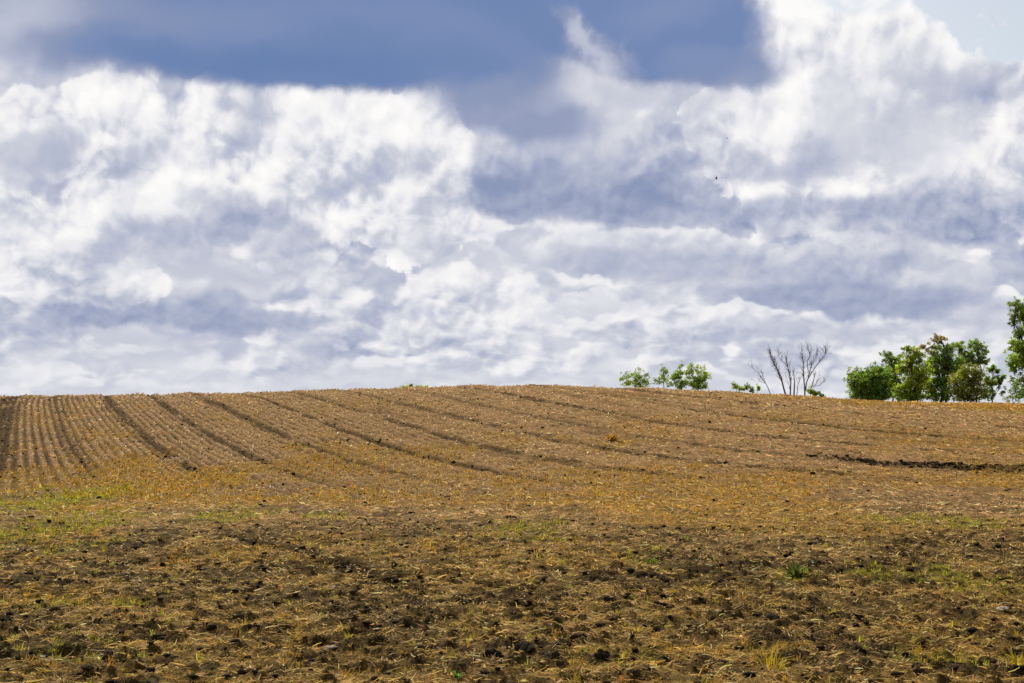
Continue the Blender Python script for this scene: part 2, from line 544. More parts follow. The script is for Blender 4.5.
def cover(x, y):
    """what grows or lies where: soil, straw, orange weeds, green weeds; all fields 0..1"""
    x = np.asarray(x, dtype=float)
    y = np.asarray(y, dtype=float)
    s = row_s(x, y)
    big = fbm(x / 7.0, y / 9.0, 4, 5)
    mid = fbm(x / 1.6, y / 1.9, 4, 41)
    fine = fbm(x / 0.45, y / 0.5, 3, 77)
    orange = np.zeros_like(x)
    green = np.zeros_like(x)
    dark = np.zeros_like(x)
    for i, (px, py, rx, ry, a) in enumerate(ORANGE):
        orange = np.maximum(orange, a * patch(x, y, px, py, rx, ry, 100 + i))
    for i, (px, py, rx, ry, a) in enumerate(GREEN):
        green = np.maximum(green, a * patch(x, y, px, py, rx, ry, 200 + i))
    for i, (px, py, rx, ry, a) in enumerate(DARK):
        dark = np.maximum(dark, 0.62 * a * patch(x, y, px, py, rx, ry, 300 + i))
    midz = sstep(y, 26, 44) * (1 - sstep(y, 62, 90))
    orange = np.maximum(orange, (0.28 + 0.42 * midz) * sstep(big + 0.35 * (mid - .5) + 0.08 * midz, 0.47, 0.70))
    orange = orange * (0.3 + 0.7 * sstep(fine + 0.5 * mid, 0.45, 0.85))
    green = green * (0.25 + 0.75 * sstep(fine + 0.4 * mid, 0.42, 0.80))
    # bare tracks between drill passes, strongest on the left flank
    wob = s + 0.5 * (fbm(x / 2.5, y / 6.0, 3, 9) - 0.5)
    bd = np.zeros_like(x)
    for i, b in enumerate(BANDS):
        wd = (1.4, .6, .6, .58, .58, .58, .55, .55, .5, .5, .5, .5)[i] * (0.6 + 0.9 * mid)
        st = (1.3, .75, 1.15, 1.1, 1.1, 1.1, 1.1, 1.05, .6, 1., 1., .9)[i]
        bd = np.maximum(bd, st * np.exp(-((wob - b) / wd) ** 2) * sstep(mid, 0.22, 0.46))
    hill = sstep(y, 44, 62)
    bd = bd * hill
    fd, al = polyline_dist(x, y, FURROW)
    fur = np.exp(-(fd / (0.6 + 0.9 * al)) ** 2) * sstep(fine + 0.8 * mid + .25 * al, 0.75, 1.05) * sstep(al, -0.15, 0.35)
    td, tl = polyline_dist(x, y, TRACK)
    trk = np.exp(-(td / 0.35) ** 2) * 0.9
    dark = np.clip(np.maximum.reduce([dark * sstep(fine, .3, .6), bd, fur * 1.2, trk]), 0, 1)
    near = 1 - sstep(y, 20, 44)
    soft = 1 - sstep(y + 14 * (big - 0.5), 15, 52)
    dark = np.maximum(dark, (0.25 + 0.75 * soft) * (1 - hill) * (0.72 * sstep(fbm(x / 0.26, y / 0.34, 4, 63), 0.51, 0.66)))
    along = (x - y) * 0.7
    streak = fbm(s * 0.62, along / 16.0, 3, 91)
    streak2 = fbm(s * 2.0, along / 9.0, 2, 95)
    rowy = 0.5 + 0.5 * np.cos(2 * np.pi * 1.4 * (s + 0.13 * (fbm(x / 1.5, y / 4., 3, 15) - .5)))
    return dict(s=s, big=big, mid=mid, fine=fine, orange=orange, green=green, dark=dark, hill=hill,
                row=rowy, fur=fur, trk=trk, near=near, streak=streak, streak2=streak2)


def row_strength(x, y):
    """rows stand out on the left flank, fade to faint streaks on the right"""
    u = x / np.maximum(y, 4)
    return sstep(y, 38, 60) * (0.42 + 0.58 * (1 - sstep(u, -0.18, 0.12)))


def relief_z(x, y, c):
    """small ground relief in metres"""
    lump = fbm(x / 0.30, y / 0.30, 4, 21, 0.55)
    lump = np.abs(lump - 0.5) * 2
    bumps = fbm(x / 1.1, y / 1.0, 3, 31)
    z = 0.12 * (bumps - 0.5) + (0.07 + 0.10 * c['dark']) * (0.5 - lump) * (1 + 0.8 * c['near'])
    z = z + 0.05 * (fbm(x / 0.12, y / 0.12, 2, 55) - 0.5) * (0.5 + c['dark'])
    z = z + row_strength(x, y) * 0.14 * (c['row'] - 0.5) + c['hill'] * (0.34 * (c['streak'] - 0.5) + 0.14 * (fbm(x / 0.5, y / 0.6, 2, 57) - 0.5))
    z = z + c['fur'] * 0.10 * (0.3 + fbm(x / 0.5, y / 0.5, 3, 3)) - c['trk'] * 0.10
    z = z - 0.08 * c['dark'] * c['hill'] * (1 - np.clip(c['fur'], 0, 1))
    return z


def ground_z(x, y, c=None):
    c = c or cover(x, y)
    return terrain(x, y) + relief_z(x, y, c)


# ---------------------------------------------------------------- materials
def new_mat(name):
    m = bpy.data.materials.new(name)
    m.use_nodes = True
    m.node_tree.nodes.clear()
    return m, W(m.node_tree)


def finish(m, wk, col, rough=0.9, bump=None, trans=0.0, spec=0.15, bump_d=0.02, tboost=1.0):
    pb = wk.n('ShaderNodeBsdfPrincipled')
    wk.put(pb.inputs['Base Color'], col)
    wk.put(pb.inputs['Roughness'], rough)
    wk.put(pb.inputs['Specular IOR Level'], spec)
    nrm = None
    if bump is not None:
        bn = wk.n('ShaderNodeBump')
        wk.put(bn.inputs['Height'], bump)
        bn.inputs['Distance'].default_value = bump_d
        bn.inputs['Strength'].default_value = 1.0
        nrm = bn.outputs[0]
        wk.put(pb.inputs['Normal'], nrm)
    sh = pb.outputs[0]
    if trans > 0:
        tl = wk.n('ShaderNodeBsdfTranslucent')
        wk.put(tl.inputs['Color'], wk.v('SCALE', col, tboost))
        mx = wk.n('ShaderNodeMixShader')
        mx.inputs[0].default_value = trans
        m.node_tree.links.new(sh, mx.inputs[1])
        m.node_tree.links.new(tl.outputs[0], mx.inputs[2])
        sh = mx.outputs[0]
    ou = wk.n('ShaderNodeOutputMaterial')
    m.node_tree.links.new(sh, ou.inputs[0])
    return m


def attr_mat(name, rough=0.9, trans=0.0, spec=0.15, vary=0.0, scale=30.0, tboost=1.0):
    m, wk = new_mat(name)
    a = wk.n('ShaderNodeAttribute', attribute_name='col')
    col = a.outputs['Color']
    bump = None
    if vary:
        g = wk.n('ShaderNodeNewGeometry')
        nz = wk.noise3(g.outputs['Position'], scale, 5, 0.6)
        col = wk.mixc(1.0, col, wk.ramp(nz, [(0.3, (1 - vary,) * 3 + (1,)), (0.7, (1 + vary,) * 3 + (1,))]), 'MULTIPLY')
        bump = nz
    return finish(m, wk, col, rough, bump, trans, spec, 0.03, tboost)


def _noise3(self, vec, scale, detail=5, rough=0.55):
    nd = self.n('ShaderNodeTexNoise')
    self.put(nd.inputs['Vector'], vec)
    self.put(nd.inputs['Scale'], scale)
    self.put(nd.inputs['Detail'], detail)
    self.put(nd.inputs['Roughness'], rough)
    return nd.outputs['Fac']


W.noise3 = _noise3

# ground: soil with trodden-in straw; where weeds cover it the sheet takes the weed's own colour
m_ground, wk = new_mat("field_soil")
geo = wk.n('ShaderNodeNewGeometry')
pos = geo.outputs['Position']
att = wk.n('ShaderNodeAttribute', attribute_name='col')
n1 = wk.noise3(pos, 9.0, 6, 0.65)
n2 = wk.noise3(pos, 38.0, 4, 0.6)
n3 = wk.noise3(wk.v('MULTIPLY', pos, (1, 1, 1)), 2.2, 5, 0.6)
speck = wk.rng(n2, 0.40, 0.62, 0.5, 1.4)
lum = wk.m('MULTIPLY', speck, wk.rng(n1, 0.35, 0.65, 0.7, 1.25))
gcol = wk.v('SCALE', att.outputs['Color'], lum)
finish(m_ground, wk, gcol, 0.95, wk.m('ADD', n1, wk.m('MULTIPLY', n2, 0.5)), 0, 0.03, 0.05)

m_straw = attr_mat("dry_straw", 0.7, 0.30, 0.12, tboost=1.5)
m_clod = attr_mat("soil_clod", 0.95, 0, 0.1, 0.35, 25.0)
m_weed = attr_mat("weed_blades", 0.7, 0.35, 0.15, tboost=1.2)
m_leaf = attr_mat("tree_leaves", 0.6, 0.45, 0.25, tboost=2.0)
m_bark = attr_mat("bark", 0.9, 0, 0.1, 0.25, 8.0)
m_stone = attr_mat("pale_stone", 0.8, 0, 0.2, 0.15, 30.0)

SOIL = np.array([0.030, 0.019, 0.0075])
SOIL_HILL = np.array([0.078, 0.045, 0.015])
STRAW = np.array([0.56, 0.335, 0.135])
STRAW_NEAR = np.array([0.47, 0.300, 0.090])
STRAW_PALE = np.array([0.60, 0.43, 0.22])
ORANGE_C = np.array([0.46, 0.265, 0.036])
GREEN_C = np.array([0.30, 0.265, 0.026])

# ---------------------------------------------------------------- the ground, one sheet out to the horizon
ya = np.concatenate([np.array([-400, -150, -60, -20, 0, 5, 8, 10.0]),
                     np.arange(11.2, 36, 0.045), np.arange(36, 62, 0.08), np.arange(62, 124, 0.14),
                     np.array([126, 129, 134, 142, 155, 175, 200, 240, 290, 360, 500, 800, 1400, 2600, 5000.])])
aa = np.concatenate([np.array([-14, -6, -3, -1.6, -1.0, -0.7]), np.linspace(-0.5, 0.5, 840), np.array([0.7, 1.0, 1.6, 3, 6, 14.])])
wy = np.sqrt(np.maximum(ya, 0) ** 2 + 11.0 ** 2)
GY = np.repeat(ya[:, None], len(aa), 1)
GX = wy[:, None] * aa[None, :]
cv = {}
z = np.zeros_like(GX)
gc = np.zeros(GX.shape + (3,))
for i0 in range(0, len(ya), 200):
    sl = slice(i0, i0 + 200)
    c = cover(GX[sl], GY[sl])
    fade = 1 - sstep(GY[sl], 124, 130)
    z[sl] = terrain(GX[sl], GY[sl]) + relief_z(GX[sl], GY[sl], c) * fade
    hl = c['hill'][..., None]
    soil = SOIL * (1 - hl) + SOIL_HILL * hl
    # amount of straw worked into the surface
    rs = row_strength(GX[sl], GY[sl])
    st = 0.26 + 0.9 * (c['mid'] - 0.35) + 0.38 * c['hill'] + 0.35 * sstep(GY[sl], 16, 50)
    st = st + c['hill'] * (1 - 0.6 * rs) * (2.0 * (c['streak'] - 0.5) + 1.4 * (c['streak2'] - 0.5))
    st = st * (1 - rs * 1.0 * (1 - c['row'])) + 0.2 * rs * c['row']
    st = np.clip(st * (1 - 0.95 * c['dark']), 0, 1)[..., None]
    nr = (1 - sstep(GY[sl], 22, 50))[..., None]
    k = soil * (1 - st) + (STRAW * (1 - nr) + STRAW_NEAR * nr) * 0.62 * st
    o_ = np.clip(c['orange'] * 0.85, 0, 1)[..., None] * (1 - 0.8 * c['dark'][..., None])
    k = k * (1 - o_) + ORANGE_C * 0.62 * o_
    g_ = np.clip(c['green'] * 1.1, 0, 0.9)[..., None] * (1 - 0.6 * c['dark'][..., None])
    k = k * (1 - g_) + GREEN_C * 0.6 * g_
    gc[sl] = k * (0.85 + 0.3 * c['fine'][..., None])
ni, nj = GX.shape
idx = np.arange(ni * nj).reshape(ni, nj)
quads = np.stack([idx[:-1, :-1], idx[:-1, 1:], idx[1:, 1:], idx[1:, :-1]], -1).reshape(-1, 4)
V = np.stack([GX, GY, z], -1).reshape(-1, 3)
o = mesh_obj("ground", V, quads, np.full(len(quads), 4), m_ground, gc.reshape(-1, 3), smooth=True)
tag(o, "harvested crop field rising to a rounded crest", kind='structure')
o['category'] = 'field'


# ---------------------------------------------------------------- scatter helpers
def field_points(y1, y2, per_m2, half=0.43, seed=1):
    r = np.random.default_rng(seed)
    area = half * (y2 ** 2 - y1 ** 2)
    n = int(area * per_m2)
    y = np.sqrt(r.uniform(y1 ** 2, y2 ** 2, n))
    x = y * r.uniform(-half, half, n)
    return x, y, r


def strips(cx, cy, cz, yaw, pitch, length, width, roll, bend=0.0):
    """thin curled strips: two quads each, thin and slightly folded"""
    n = len(cx)
    d = np.stack([np.cos(yaw) * np.cos(pitch), np.sin(yaw) * np.cos(pitch), np.sin(pitch)], -1)
    side = np.stack([-np.sin(yaw), np.cos(yaw), np.zeros(n)], -1)
    up = np.cross(d, side)
    sv = side * np.cos(roll)[:, None] + up * np.sin(roll)[:, None]
    c0 = np.stack([cx, cy, cz], -1)
    L = length[:, None]
    wv = sv * width[:, None] * 0.5
    mid_ = c0 + d * L * 0.5 + up * (L * bend if np.isscalar(bend) else L * bend[:, None])
    end = c0 + d * L
    vs_ = np.stack([c0 - wv, c0 + wv, mid_ - wv, mid_ + wv, end - wv * .5, end + wv * .5], 1)
    b = np.arange(n)[:, None] * 6
    q = np.concatenate([b + np.array([[0, 1, 3, 2]]), b + np.array([[2, 3, 5, 4]])], 1).reshape(-1, 4)
    return vs_.reshape(-1, 3), q, 6


class Pile:
    def __init__(self):
        self.v, self.q, self.c, self.n = [], [], [], 0

    def add(self, v, q, c):
        self.v.append(v)
        self.q.append(q + self.n)
        self.c.append(c)
        self.n += len(v)

    def build(self, name, mat, parent=None, smooth=False):
        v = np.concatenate(self.v)
        q = np.concatenate(self.q)
        return mesh_obj(name, v, q, np.full(len(q), q.shape[1]), mat, np.concatenate(self.c), parent, smooth)


def row_yaw(x, y):
    e = 0.5
    s0 = row_s(x, y)
    return np.arctan2(row_s(x + e, y) - s0, -(row_s(x, y + e) - s0))


def jitter(base, n, r, amt=0.35):
    k = np.exp(r.normal(0, amt, n))[:, None]
    h = 1 + r.normal(0, 0.07, (n, 3))
    return np.clip(base * k * h, 0, 0.85)


# straw and chopped stalks lying over the soil
straw = Pile()
for (y1, y2, dens, lmin, lmax, wd, sd) in ((11.5, 22, 850, .02, .17, .009, 1), (22, 38, 330, .03, .20, .013, 2),
                                           (38, 62, 90, .08, .28, .026, 3), (62, 90, 46, .10, .32, .042, 4),
                                           (90, 124, 32, .12, .34, .060, 5)):
    x, y, r = field_points(y1, y2, dens, seed=sd)
    c = cover(x, y)
    rs = row_strength(x, y)
    p = (0.30 + 1.1 * np.clip(c['mid'] - 0.3, 0, 1) + 0.2 * c['hill']) * (1 - (0.92 - 0.25 * c['near']) * c['dark']) * (1 - rs * 0.97 * (1 - c['row'] ** 2)) * (1 + c['hill'] * (1 - 0.5 * rs) * (3.4 * (c['streak'] - 0.5) + 2.6 * (c['streak2'] - 0.5)))
    p = p * (1 - 0.35 * c['green'])
    clump = sstep(fbm(x / 0.22, y / 0.3, 3, 88), 0.30, 0.62)
    p = p * (0.12 + 1.15 * clump)
    k = r.uniform(0, 1, len(x)) < p
    x, y = x[k], y[k]
    c = {a: b[k] for a, b in c.items()}
    n = len(x)
    zz = ground_z(x, y, c) + r.uniform(0.0, 0.02, n)
    yaw = np.where(y > 44, row_yaw(x, y) + r.normal(0, 0.45, n), r.uniform(0, 2 * np.pi, n))
    pitch = np.abs(r.normal(0, 0.22, n))
    ln = lmin + (lmax - lmin) * r.uniform(0, 1, n) ** 2.2
    vv, q, m6 = strips(x, y, zz, yaw, pitch, ln, wd * r.uniform(0.6, 1.7, n), r.uniform(-1.2, 1.2, n), r.normal(0, 0.06, n))
    pale = (r.uniform(0, 1, n) < 0.10)[:, None]
    nr = (1 - sstep(y, 22, 50))[:, None]
    base = np.where(pale, STRAW_PALE, STRAW * (1 - nr) + STRAW_NEAR * nr)
    o_ = np.clip(c['orange'] * 1.0, 0, 1)[:, None] * 0.8
    base = base * (1 - o_) + (ORANGE_C * 1.1) * o_
    cc = jitter(base, n, r, 0.42)
    straw.add(vv, q, np.repeat(cc, m6, 0))
o = straw.build("straw_litter", m_straw)
tag(o, "chopped straw and dry stalks scattered over the whole field", "straw", kind='stuff')
print('straw verts', straw.n)


# tufts of dry orange weed and low green weed
def tufts(x, y, zz, blades, h, wd, base, r, splay=0.6, amt=0.3):
    n = len(x)
    X = np.repeat(x, blades)
    Y = np.repeat(y, blades)
    Z = np.repeat(zz, blades)
    H = np.repeat(h, blades) * r.uniform(0.45, 1.15, n * blades)
    sp_ = np.repeat(h, blades) * 0.35
    X = X + r.normal(0, 1, n * blades) * sp_ * 0.6
    Y = Y + r.normal(0, 1, n * blades) * sp_ * 0.6
    vv, q, m6 = strips(X, Y, Z - 0.01, r.uniform(0, 2 * np.pi, n * blades), np.pi / 2 - np.abs(r.normal(0, splay, n * blades)),
                       H, np.repeat(wd, blades) * r.uniform(.6, 1.4, n * blades), r.uniform(-1.5, 1.5, n * blades),
                       r.normal(0, 0.12, n * blades))
    cc = np.repeat(jitter(base, n, r, 0.18), blades, 0)
    cc = np.clip(cc * np.exp(r.normal(0, amt, len(cc)))[:, None], 0, 0.8)
    return vv, q, np.repeat(cc, m6, 0)


orange_p, green_p = Pile(), Pile()
for (y1, y2, dens, hh, wd, bl, sd) in ((11.5, 24, 30, .075, .007, 14, 11), (24, 45, 16, .09, .013, 11, 12),
                                       (45, 75, 14, .11, .026, 8, 13), (75, 124, 5.0, .12, .045, 6, 14)):
    x, y, r = field_points(y1, y2, dens, seed=sd)
    c = cover(x, y)
    pk = r.uniform(0, 1, len(x))
    k = pk < (c['orange'] ** 1.3 * 1.0 + 0.01) * (1 - 0.7 * c['dark'])
    n = int(k.sum())
    orange_p.add(*tufts(x[k], y[k], ground_z(x[k], y[k]), bl, hh * r.uniform(.5, 1.4, n), np.full(n, wd), ORANGE_C * 1.1, r, 0.7))
    x, y, r = field_points(y1, y2, dens, seed=sd + 50)
    c = cover(x, y)
    k = r.uniform(0, 1, len(x)) < (c['green'] * 1.6 + 0.05 * c['near']) * (1 - 0.3 * c['dark'])
    n = int(k.sum())
    green_p.add(*tufts(x[k], y[k], ground_z(x[k], y[k]), bl, hh * r.uniform(.5, 1.5, n), np.full(n, wd * 1.1), GREEN_C * 1.35, r, 0.7))
tag(orange_p.build("dry_grass", m_weed), "orange dried weeds growing in patches between the rows", "dry weeds", kind='stuff')
tag(green_p.build("green_weeds", m_weed), "low yellow-green weeds sprouting in patches of the field", "weeds", kind='stuff')
print('weeds', orange_p.n, green_p.n)

# ---------------------------------------------------------------- soil clods
PHI = (1 + 5 ** .5) / 2
ICO_V = np.array([(-1, PHI, 0), (1, PHI, 0), (-1, -PHI, 0), (1, -PHI, 0), (0, -1, PHI), (0, 1, PHI), (0, -1, -PHI), (0, 1, -PHI),
                  (PHI, 0, -1), (PHI, 0, 1), (-PHI, 0, -1), (-PHI, 0, 1)], dtype=float)
ICO_V /= np.linalg.norm(ICO_V[0])
ICO_F = np.array([(0, 11, 5), (0, 5, 1), (0, 1, 7), (0, 7, 10), (0, 10, 11), (1, 5, 9), (5, 11, 4), (11, 10, 2), (10, 7, 6), (7, 1, 8),
                  (3, 9, 4), (3, 4, 2), (3, 2, 6), (3, 6, 8), (3, 8, 9), (4, 9, 5), (2, 4, 11), (6, 2, 10), (8, 6, 7), (9, 8, 1)])


def subdivide(v, f):
    v = list(map(tuple, v))
    cache = {}

    def mid_(a, b):
        k = (min(a, b), max(a, b))
        if k not in cache:
            p = (np.array(v[a]) + np.array(v[b])) / 2
            p /= np.linalg.norm(p)
            v.append(tuple(p))
            cache[k] = len(v) - 1
        return cache[k]
    nf = []
    for a, b, c_ in f:
        ab, bc, ca = mid_(a, b), mid_(b, c_), mid_(c_, a)
        nf += [(a, ab, ca), (b, bc, ab), (c_, ca, bc), (ab, bc, ca)]
    return np.array(v), np.array(nf)


I2V, I2F = subdivide(ICO_V, ICO_F)
I3V, I3F = subdivide(I2V, I2F)
I4V, I4F = subdivide(I3V, I3F)


def clods(x, y, zz, size, r, v0, f0, flat=(0.32, 0.65), rough=0.34):
    n, m = len(x), len(v0)
    v = np.repeat(v0[None], n, 0) * (1 + r.uniform(-rough, rough, (n, m, 1)))
    sc = np.stack([r.uniform(.7, 1.35, n), r.uniform(.7, 1.3, n), r.uniform(*flat, n)], -1) * size[:, None]
    v = v * sc[:, None, :]
    a = r.uniform(0, 6.28, n)
    ca, sa = np.cos(a)[:, None], np.sin(a)[:, None]
    vx = v[..., 0] * ca - v[..., 1] * sa + x[:, None]
    vy = v[..., 0] * sa + v[..., 1] * ca + y[:, None]
    vz = v[..., 2] + zz[:, None] + sc[:, 2:3] * 0.35
    f = (f0[None] + (np.arange(n) * m)[:, None, None]).reshape(-1, 3)
    return np.stack([vx, vy, vz], -1).reshape(-1, 3), f, m


cl = Pile()
for (y1, y2, dens, smin, smax, sd, big_) in ((11.5, 20, 60, .012, .062, 31, True), (20, 36, 26, .02, .075, 32, False),
                                             (36, 70, 6.0, .03, .10, 33, False), (70, 122, 2.0, .05, .10, 34, False)):
    x, y, r = field_points(y1, y2, dens, seed=sd)
    c = cover(x, y)
    k = r.uniform(0, 1, len(x)) < (0.12 + 0.9 * c['dark'] + 0.10 * c['near'])
    x, y = x[k], y[k]
    fur = c['fur'][k]
    n = len(x)
    sz = (smin + (smax - smin) * r.uniform(0, 1, n) ** 4.5) * (1 + 0.5 * fur)
    vv, f, m = clods(x, y, ground_z(x, y), sz, r, I2V if big_ else ICO_V, ICO_F if not big_ else I2F)
    cc = jitter(SOIL * 1.05, n, r, 0.35)
    cl.add(vv, f, np.repeat(cc, m, 0))
# a dense heap of clods thrown up along the furrow on the right
fp = np.array([ground_at(*p) for p in FURROW])
r = np.random.default_rng(39)
t = r.uniform(0, 1, 750) ** 0.5 * (len(fp) - 1)
i = np.minimum(t.astype(int), len(fp) - 2)
b = fp[i] + (fp[i + 1] - fp[i]) * (t - i)[:, None]
x = b[:, 0] + r.normal(0, 0.3, len(t))
y = b[:, 1] + r.normal(0, 0.9, len(t)) * (0.5 + t / len(fp))
vv, f, m = clods(x, y, ground_z(x, y), 0.03 + 0.10 * r.uniform(0, 1, len(t)) ** 2.5, r, ICO_V, ICO_F)
cl.add(vv, f, np.repeat(jitter(SOIL * 1.2, len(t), r, 0.3), m, 0))
tag(cl.build("soil_clods", m_clod), "small dark crumbs of ploughed soil over the whole field", "soil clods", kind='stuff')
print('clods', cl.n)

# the few large clods and stones one can point at
BIG = [(494, 661, .115, 'widest', "black clod of soil near the bottom edge, leftmost of the row of dark clods"),
       (526, 657, .10, '', "humped dark soil clod at the bottom centre, widest of the dark clods"),
       (503, 649, .065, '', "small upright dark clod just above and between the bottom centre clods"),
       (553, 664, .105, '', "round black soil clod just right of the humped one at the bottom centre"),
       (563, 654, .075, '', "narrow upright dark clod at the right end of the bottom row"),
       (601, 664, .085, '', "low dark clod standing apart in yellowish grass right of bottom centre"),
       (1003, 604, .10, '', "dark jagged clod beside a pale stone at the right edge"),
       (255, 638, .085, '', "dark clod left of the pale flat stone in the lower left"),
       (238, 626, .075, '', "small dark clod above the lower left clod pair"),
       (610, 608, .08, '', "dark rounded clod in the bare patch right of centre"),
       (533, 556, .11, '', "flat black clod lying alone in the middle foreground"),
       (858, 656, .09, '', "dark clod in the bare strip near the lower right"),
       (774, 625, .10, '', "broad low clod left of the lower right bare strip")]


def lump(name, px, py, size, mat, color, seed, flat, lift=0.12, ang=0.3):
    r_ = np.random.default_rng(seed)
    x_, y_ = ground_at(px, py)
    z_ = float(ground_z(np.array([x_]), np.array([y_]))[0])
    v = I4V.copy()
    dirs = r_.normal(size=(16, 3))
    dirs /= np.linalg.norm(dirs, axis=1)[:, None]
    rad = np.ones(len(v))
    for d in dirs:                                    # chop facets off the lump
        lim = r_.uniform(0.6, 0.95)
        pr = v @ d
        rad = np.minimum(rad, np.where(pr > 0.05, lim / np.maximum(pr, 0.05), 9))
    v = v * rad[:, None]
    v = v * (1 + 0.42 * (fbm(v[:, 0] * 3 + seed, v[:, 1] * 3 + v[:, 2] * 2.3, 3, seed)[:, None] - 0.5) * 2)
    v = v * size * np.array([1.25, 0.95, flat])
    col_ = color * np.exp(r_.normal(0, 0.12, (len(v), 1)))
    o_ = mesh_obj(name, v, I4F, np.full(len(I4F), 3), mat, col_)
    o_.location = (x_, y_, z_ + size * flat * lift)
    o_.rotation_euler = (r_.uniform(-.2, .2), r_.uniform(-.2, .2), r_.uniform(0, 6.28))
    return o_


for i, (px, py, sz, _, lab) in enumerate(BIG):
    o = lump("soil_clod", px, py, sz, m_clod, SOIL * 1.0, 500 + i, 0.85)
    tag(o, lab, "soil clod", "large clods in the foreground")
STONES = [(330, 651, .085, "pale flat stone lying in the lower left foreground"),
          (1003, 615, .085, "pale flat stone lying under the dark clod at the right edge"),
          (916, 620, .05, "small pale stone in the lower right foreground"),
          (812, 628, .05, "small pale stone left of the lower right one"),
          (332, 592, .055, "small pale stone in the left middle foreground")]
for i, (px, py, sz, lab) in enumerate(STONES):
    o = lump("stone", px, py, sz, m_stone, np.array([.33, .25, .16]), 600 + i, 0.34, 0.2)
    tag(o, lab, "stone", "pale stones on the soil")


# ---------------------------------------------------------------- single plants one can point at
def weed_plant(name, px, py, n, h, wd, base, splay, label, cat, seed):
    r_ = np.random.default_rng(seed)
    x_, y_ = ground_at(px, py)
    z_ = float(ground_z(np.array([x_]), np.array([y_]))[0])
    pl = Pile()
    k = np.ones(n)
    ang = r_.uniform(0, 6.28, n)
    rr = h * 0.35 * r_.uniform(0, 1, n) ** .7
    for seg in range(2):
        vv, q, m6 = strips(rr * np.cos(ang), rr * np.sin(ang), 0 * k - .01, ang + r_.normal(0, .5, n),
                           np.pi / 2 - np.abs(r_.normal(splay, .35, n)), h * r_.uniform(.5, 1.2, n), wd * r_.uniform(.6, 1.4, n),
                           r_.uniform(-.6, .6, n), r_.uniform(.05, .25, n))
        pl.add(vv, q, np.repeat(jitter(base, n, r_, .3), m6, 0))
        ang = ang + 1.9
    o_ = pl.build(name, m_weed)
    o_.location = (x_, y_, z_)
    tag(o_, label, cat, "single plants in the foreground")


weed_plant("green_weed", 797, 582, 34, .26, .035, GREEN_C * np.array([.45, .6, .9]), .7,
           "bright green leafy weed right of centre, largest green plant in the foreground", "weed", 71)
weed_plant("green_weed", 652, 566, 22, .18, .03, GREEN_C * np.array([.7, 1., 1.0]), .8,
           "small green weed in the dark bare patch left of the largest green plant", "weed", 72)
weed_plant("green_weed", 457, 679, 10, .09, .02, GREEN_C * np.array([.5, 1., 1.0]), .7,
           "tiny green sprout at the bottom edge left of the row of dark clods", "weed", 73)
weed_plant("grass_tuft", 770, 672, 26, .30, .012, GREEN_C * np.array([1.8, 1.4, 1.2]), .9,
           "arching yellow grass tuft at the bottom edge right of centre", "grass tuft", 74)
weed_plant("grass_tuft", 612, 441, 60, .45, .05, ORANGE_C * 1.1, .8,
           "lone orange grass tuft on the hillside below the small trees", "grass tuft", 75)
weed_plant("grass_tuft", 1018, 672, 30, .22, .014, GREEN_C * np.array([1.7, 1.4, 1.2]), .8,
           "yellow-green grass tuft in the bottom right corner", "grass tuft", 76)

# ================================================================ trees along the crest
def frame_of(d):
    d = d / (np.linalg.norm(d) + 1e-9)
    a = np.array([0, 0, 1.0]) if abs(d[2]) < 0.9 else np.array([1.0, 0, 0])
    u = np.cross(d, a)
    u /= np.linalg.norm(u)
    return u, np.cross(d, u)


def tube(pts, radii, sides, color, pile, r_=None):
    pts = np.asarray(pts, dtype=float)
    n = len(pts)
    V_, Q_ = [], []
    for i in range(n):
        d = pts[min(i + 1, n - 1)] - pts[max(i - 1, 0)]
        u, v = frame_of(d)
        for k in range(sides):
            t = 2 * np.pi * k / sides
            V_.append(pts[i] + radii[i] * (u * np.cos(t) + v * np.sin(t)))
    for i in range(n - 1):
        for k in range(sides):
            a, b = i * sides + k, i * sides + (k + 1) % sides
            Q_.append((a, b, b + sides, a + sides))
    V_ = np.array(V_)
    cc = np.tile(color, (len(V_), 1))
    if r_ is not None:
        cc = cc * np.exp(r_.normal(0, 0.15, (len(V_), 1)))
    pile.add(V_, np.array(Q_), cc)


def wiggle(a, b, n, amp, r_):
    a, b = np.asarray(a, float), np.asarray(b, float)
    L = np.linalg.norm(b - a)
    t = np.linspace(0, 1, n)[:, None]
    p = a + (b - a) * t
    off = np.cumsum(r_.normal(0, 1, (n, 3)), 0)
    off -= off[0] + (off[-1] - off[0]) * t
    return p + off * amp * L / n ** 0.5


def leaves(centres, spread, count, size, color, r_, pile, amt=0.22, clump_amt=0.22):
    """count leaf faces round each clump centre; every clump has its own tint"""
    n = len(centres)
    C_ = np.repeat(centres, count, 0)
    tint = np.repeat(np.exp(r_.normal(0, clump_amt, (n, 1))), count, 0) * np.repeat(1 + r_.normal(0, .06, (n, 3)), count, 0)
    S_ = np.repeat(spread, count)[:, None]
    g = r_.normal(0, 1, (n * count, 3))
    g /= np.linalg.norm(g, axis=1)[:, None]
    g *= r_.uniform(0, 1, (n * count, 1)) ** 0.45
    p = C_ + g * S_ * np.array([1, 1, 0.8])
    a = r_.normal(0, 1, (len(p), 3))
    a /= np.linalg.norm(a, axis=1)[:, None]
    b = np.cross(a, r_.normal(0, 1, (len(p), 3)))
    b /= np.linalg.norm(b, axis=1)[:, None]
    s = size * r_.uniform(0.55, 1.3, (len(p), 1))
    v = np.stack([p - a * s * .6, p + b * s * .34, p + a * s * .6, p - b * s * .34], 1).reshape(-1, 3)
    q = np.arange(len(v)).reshape(-1, 4)
    cc = color * tint * np.exp(r_.normal(0, amt, (len(p), 1)))
    pile.add(v, q, np.repeat(np.clip(cc, 0, .6), 4, 0))


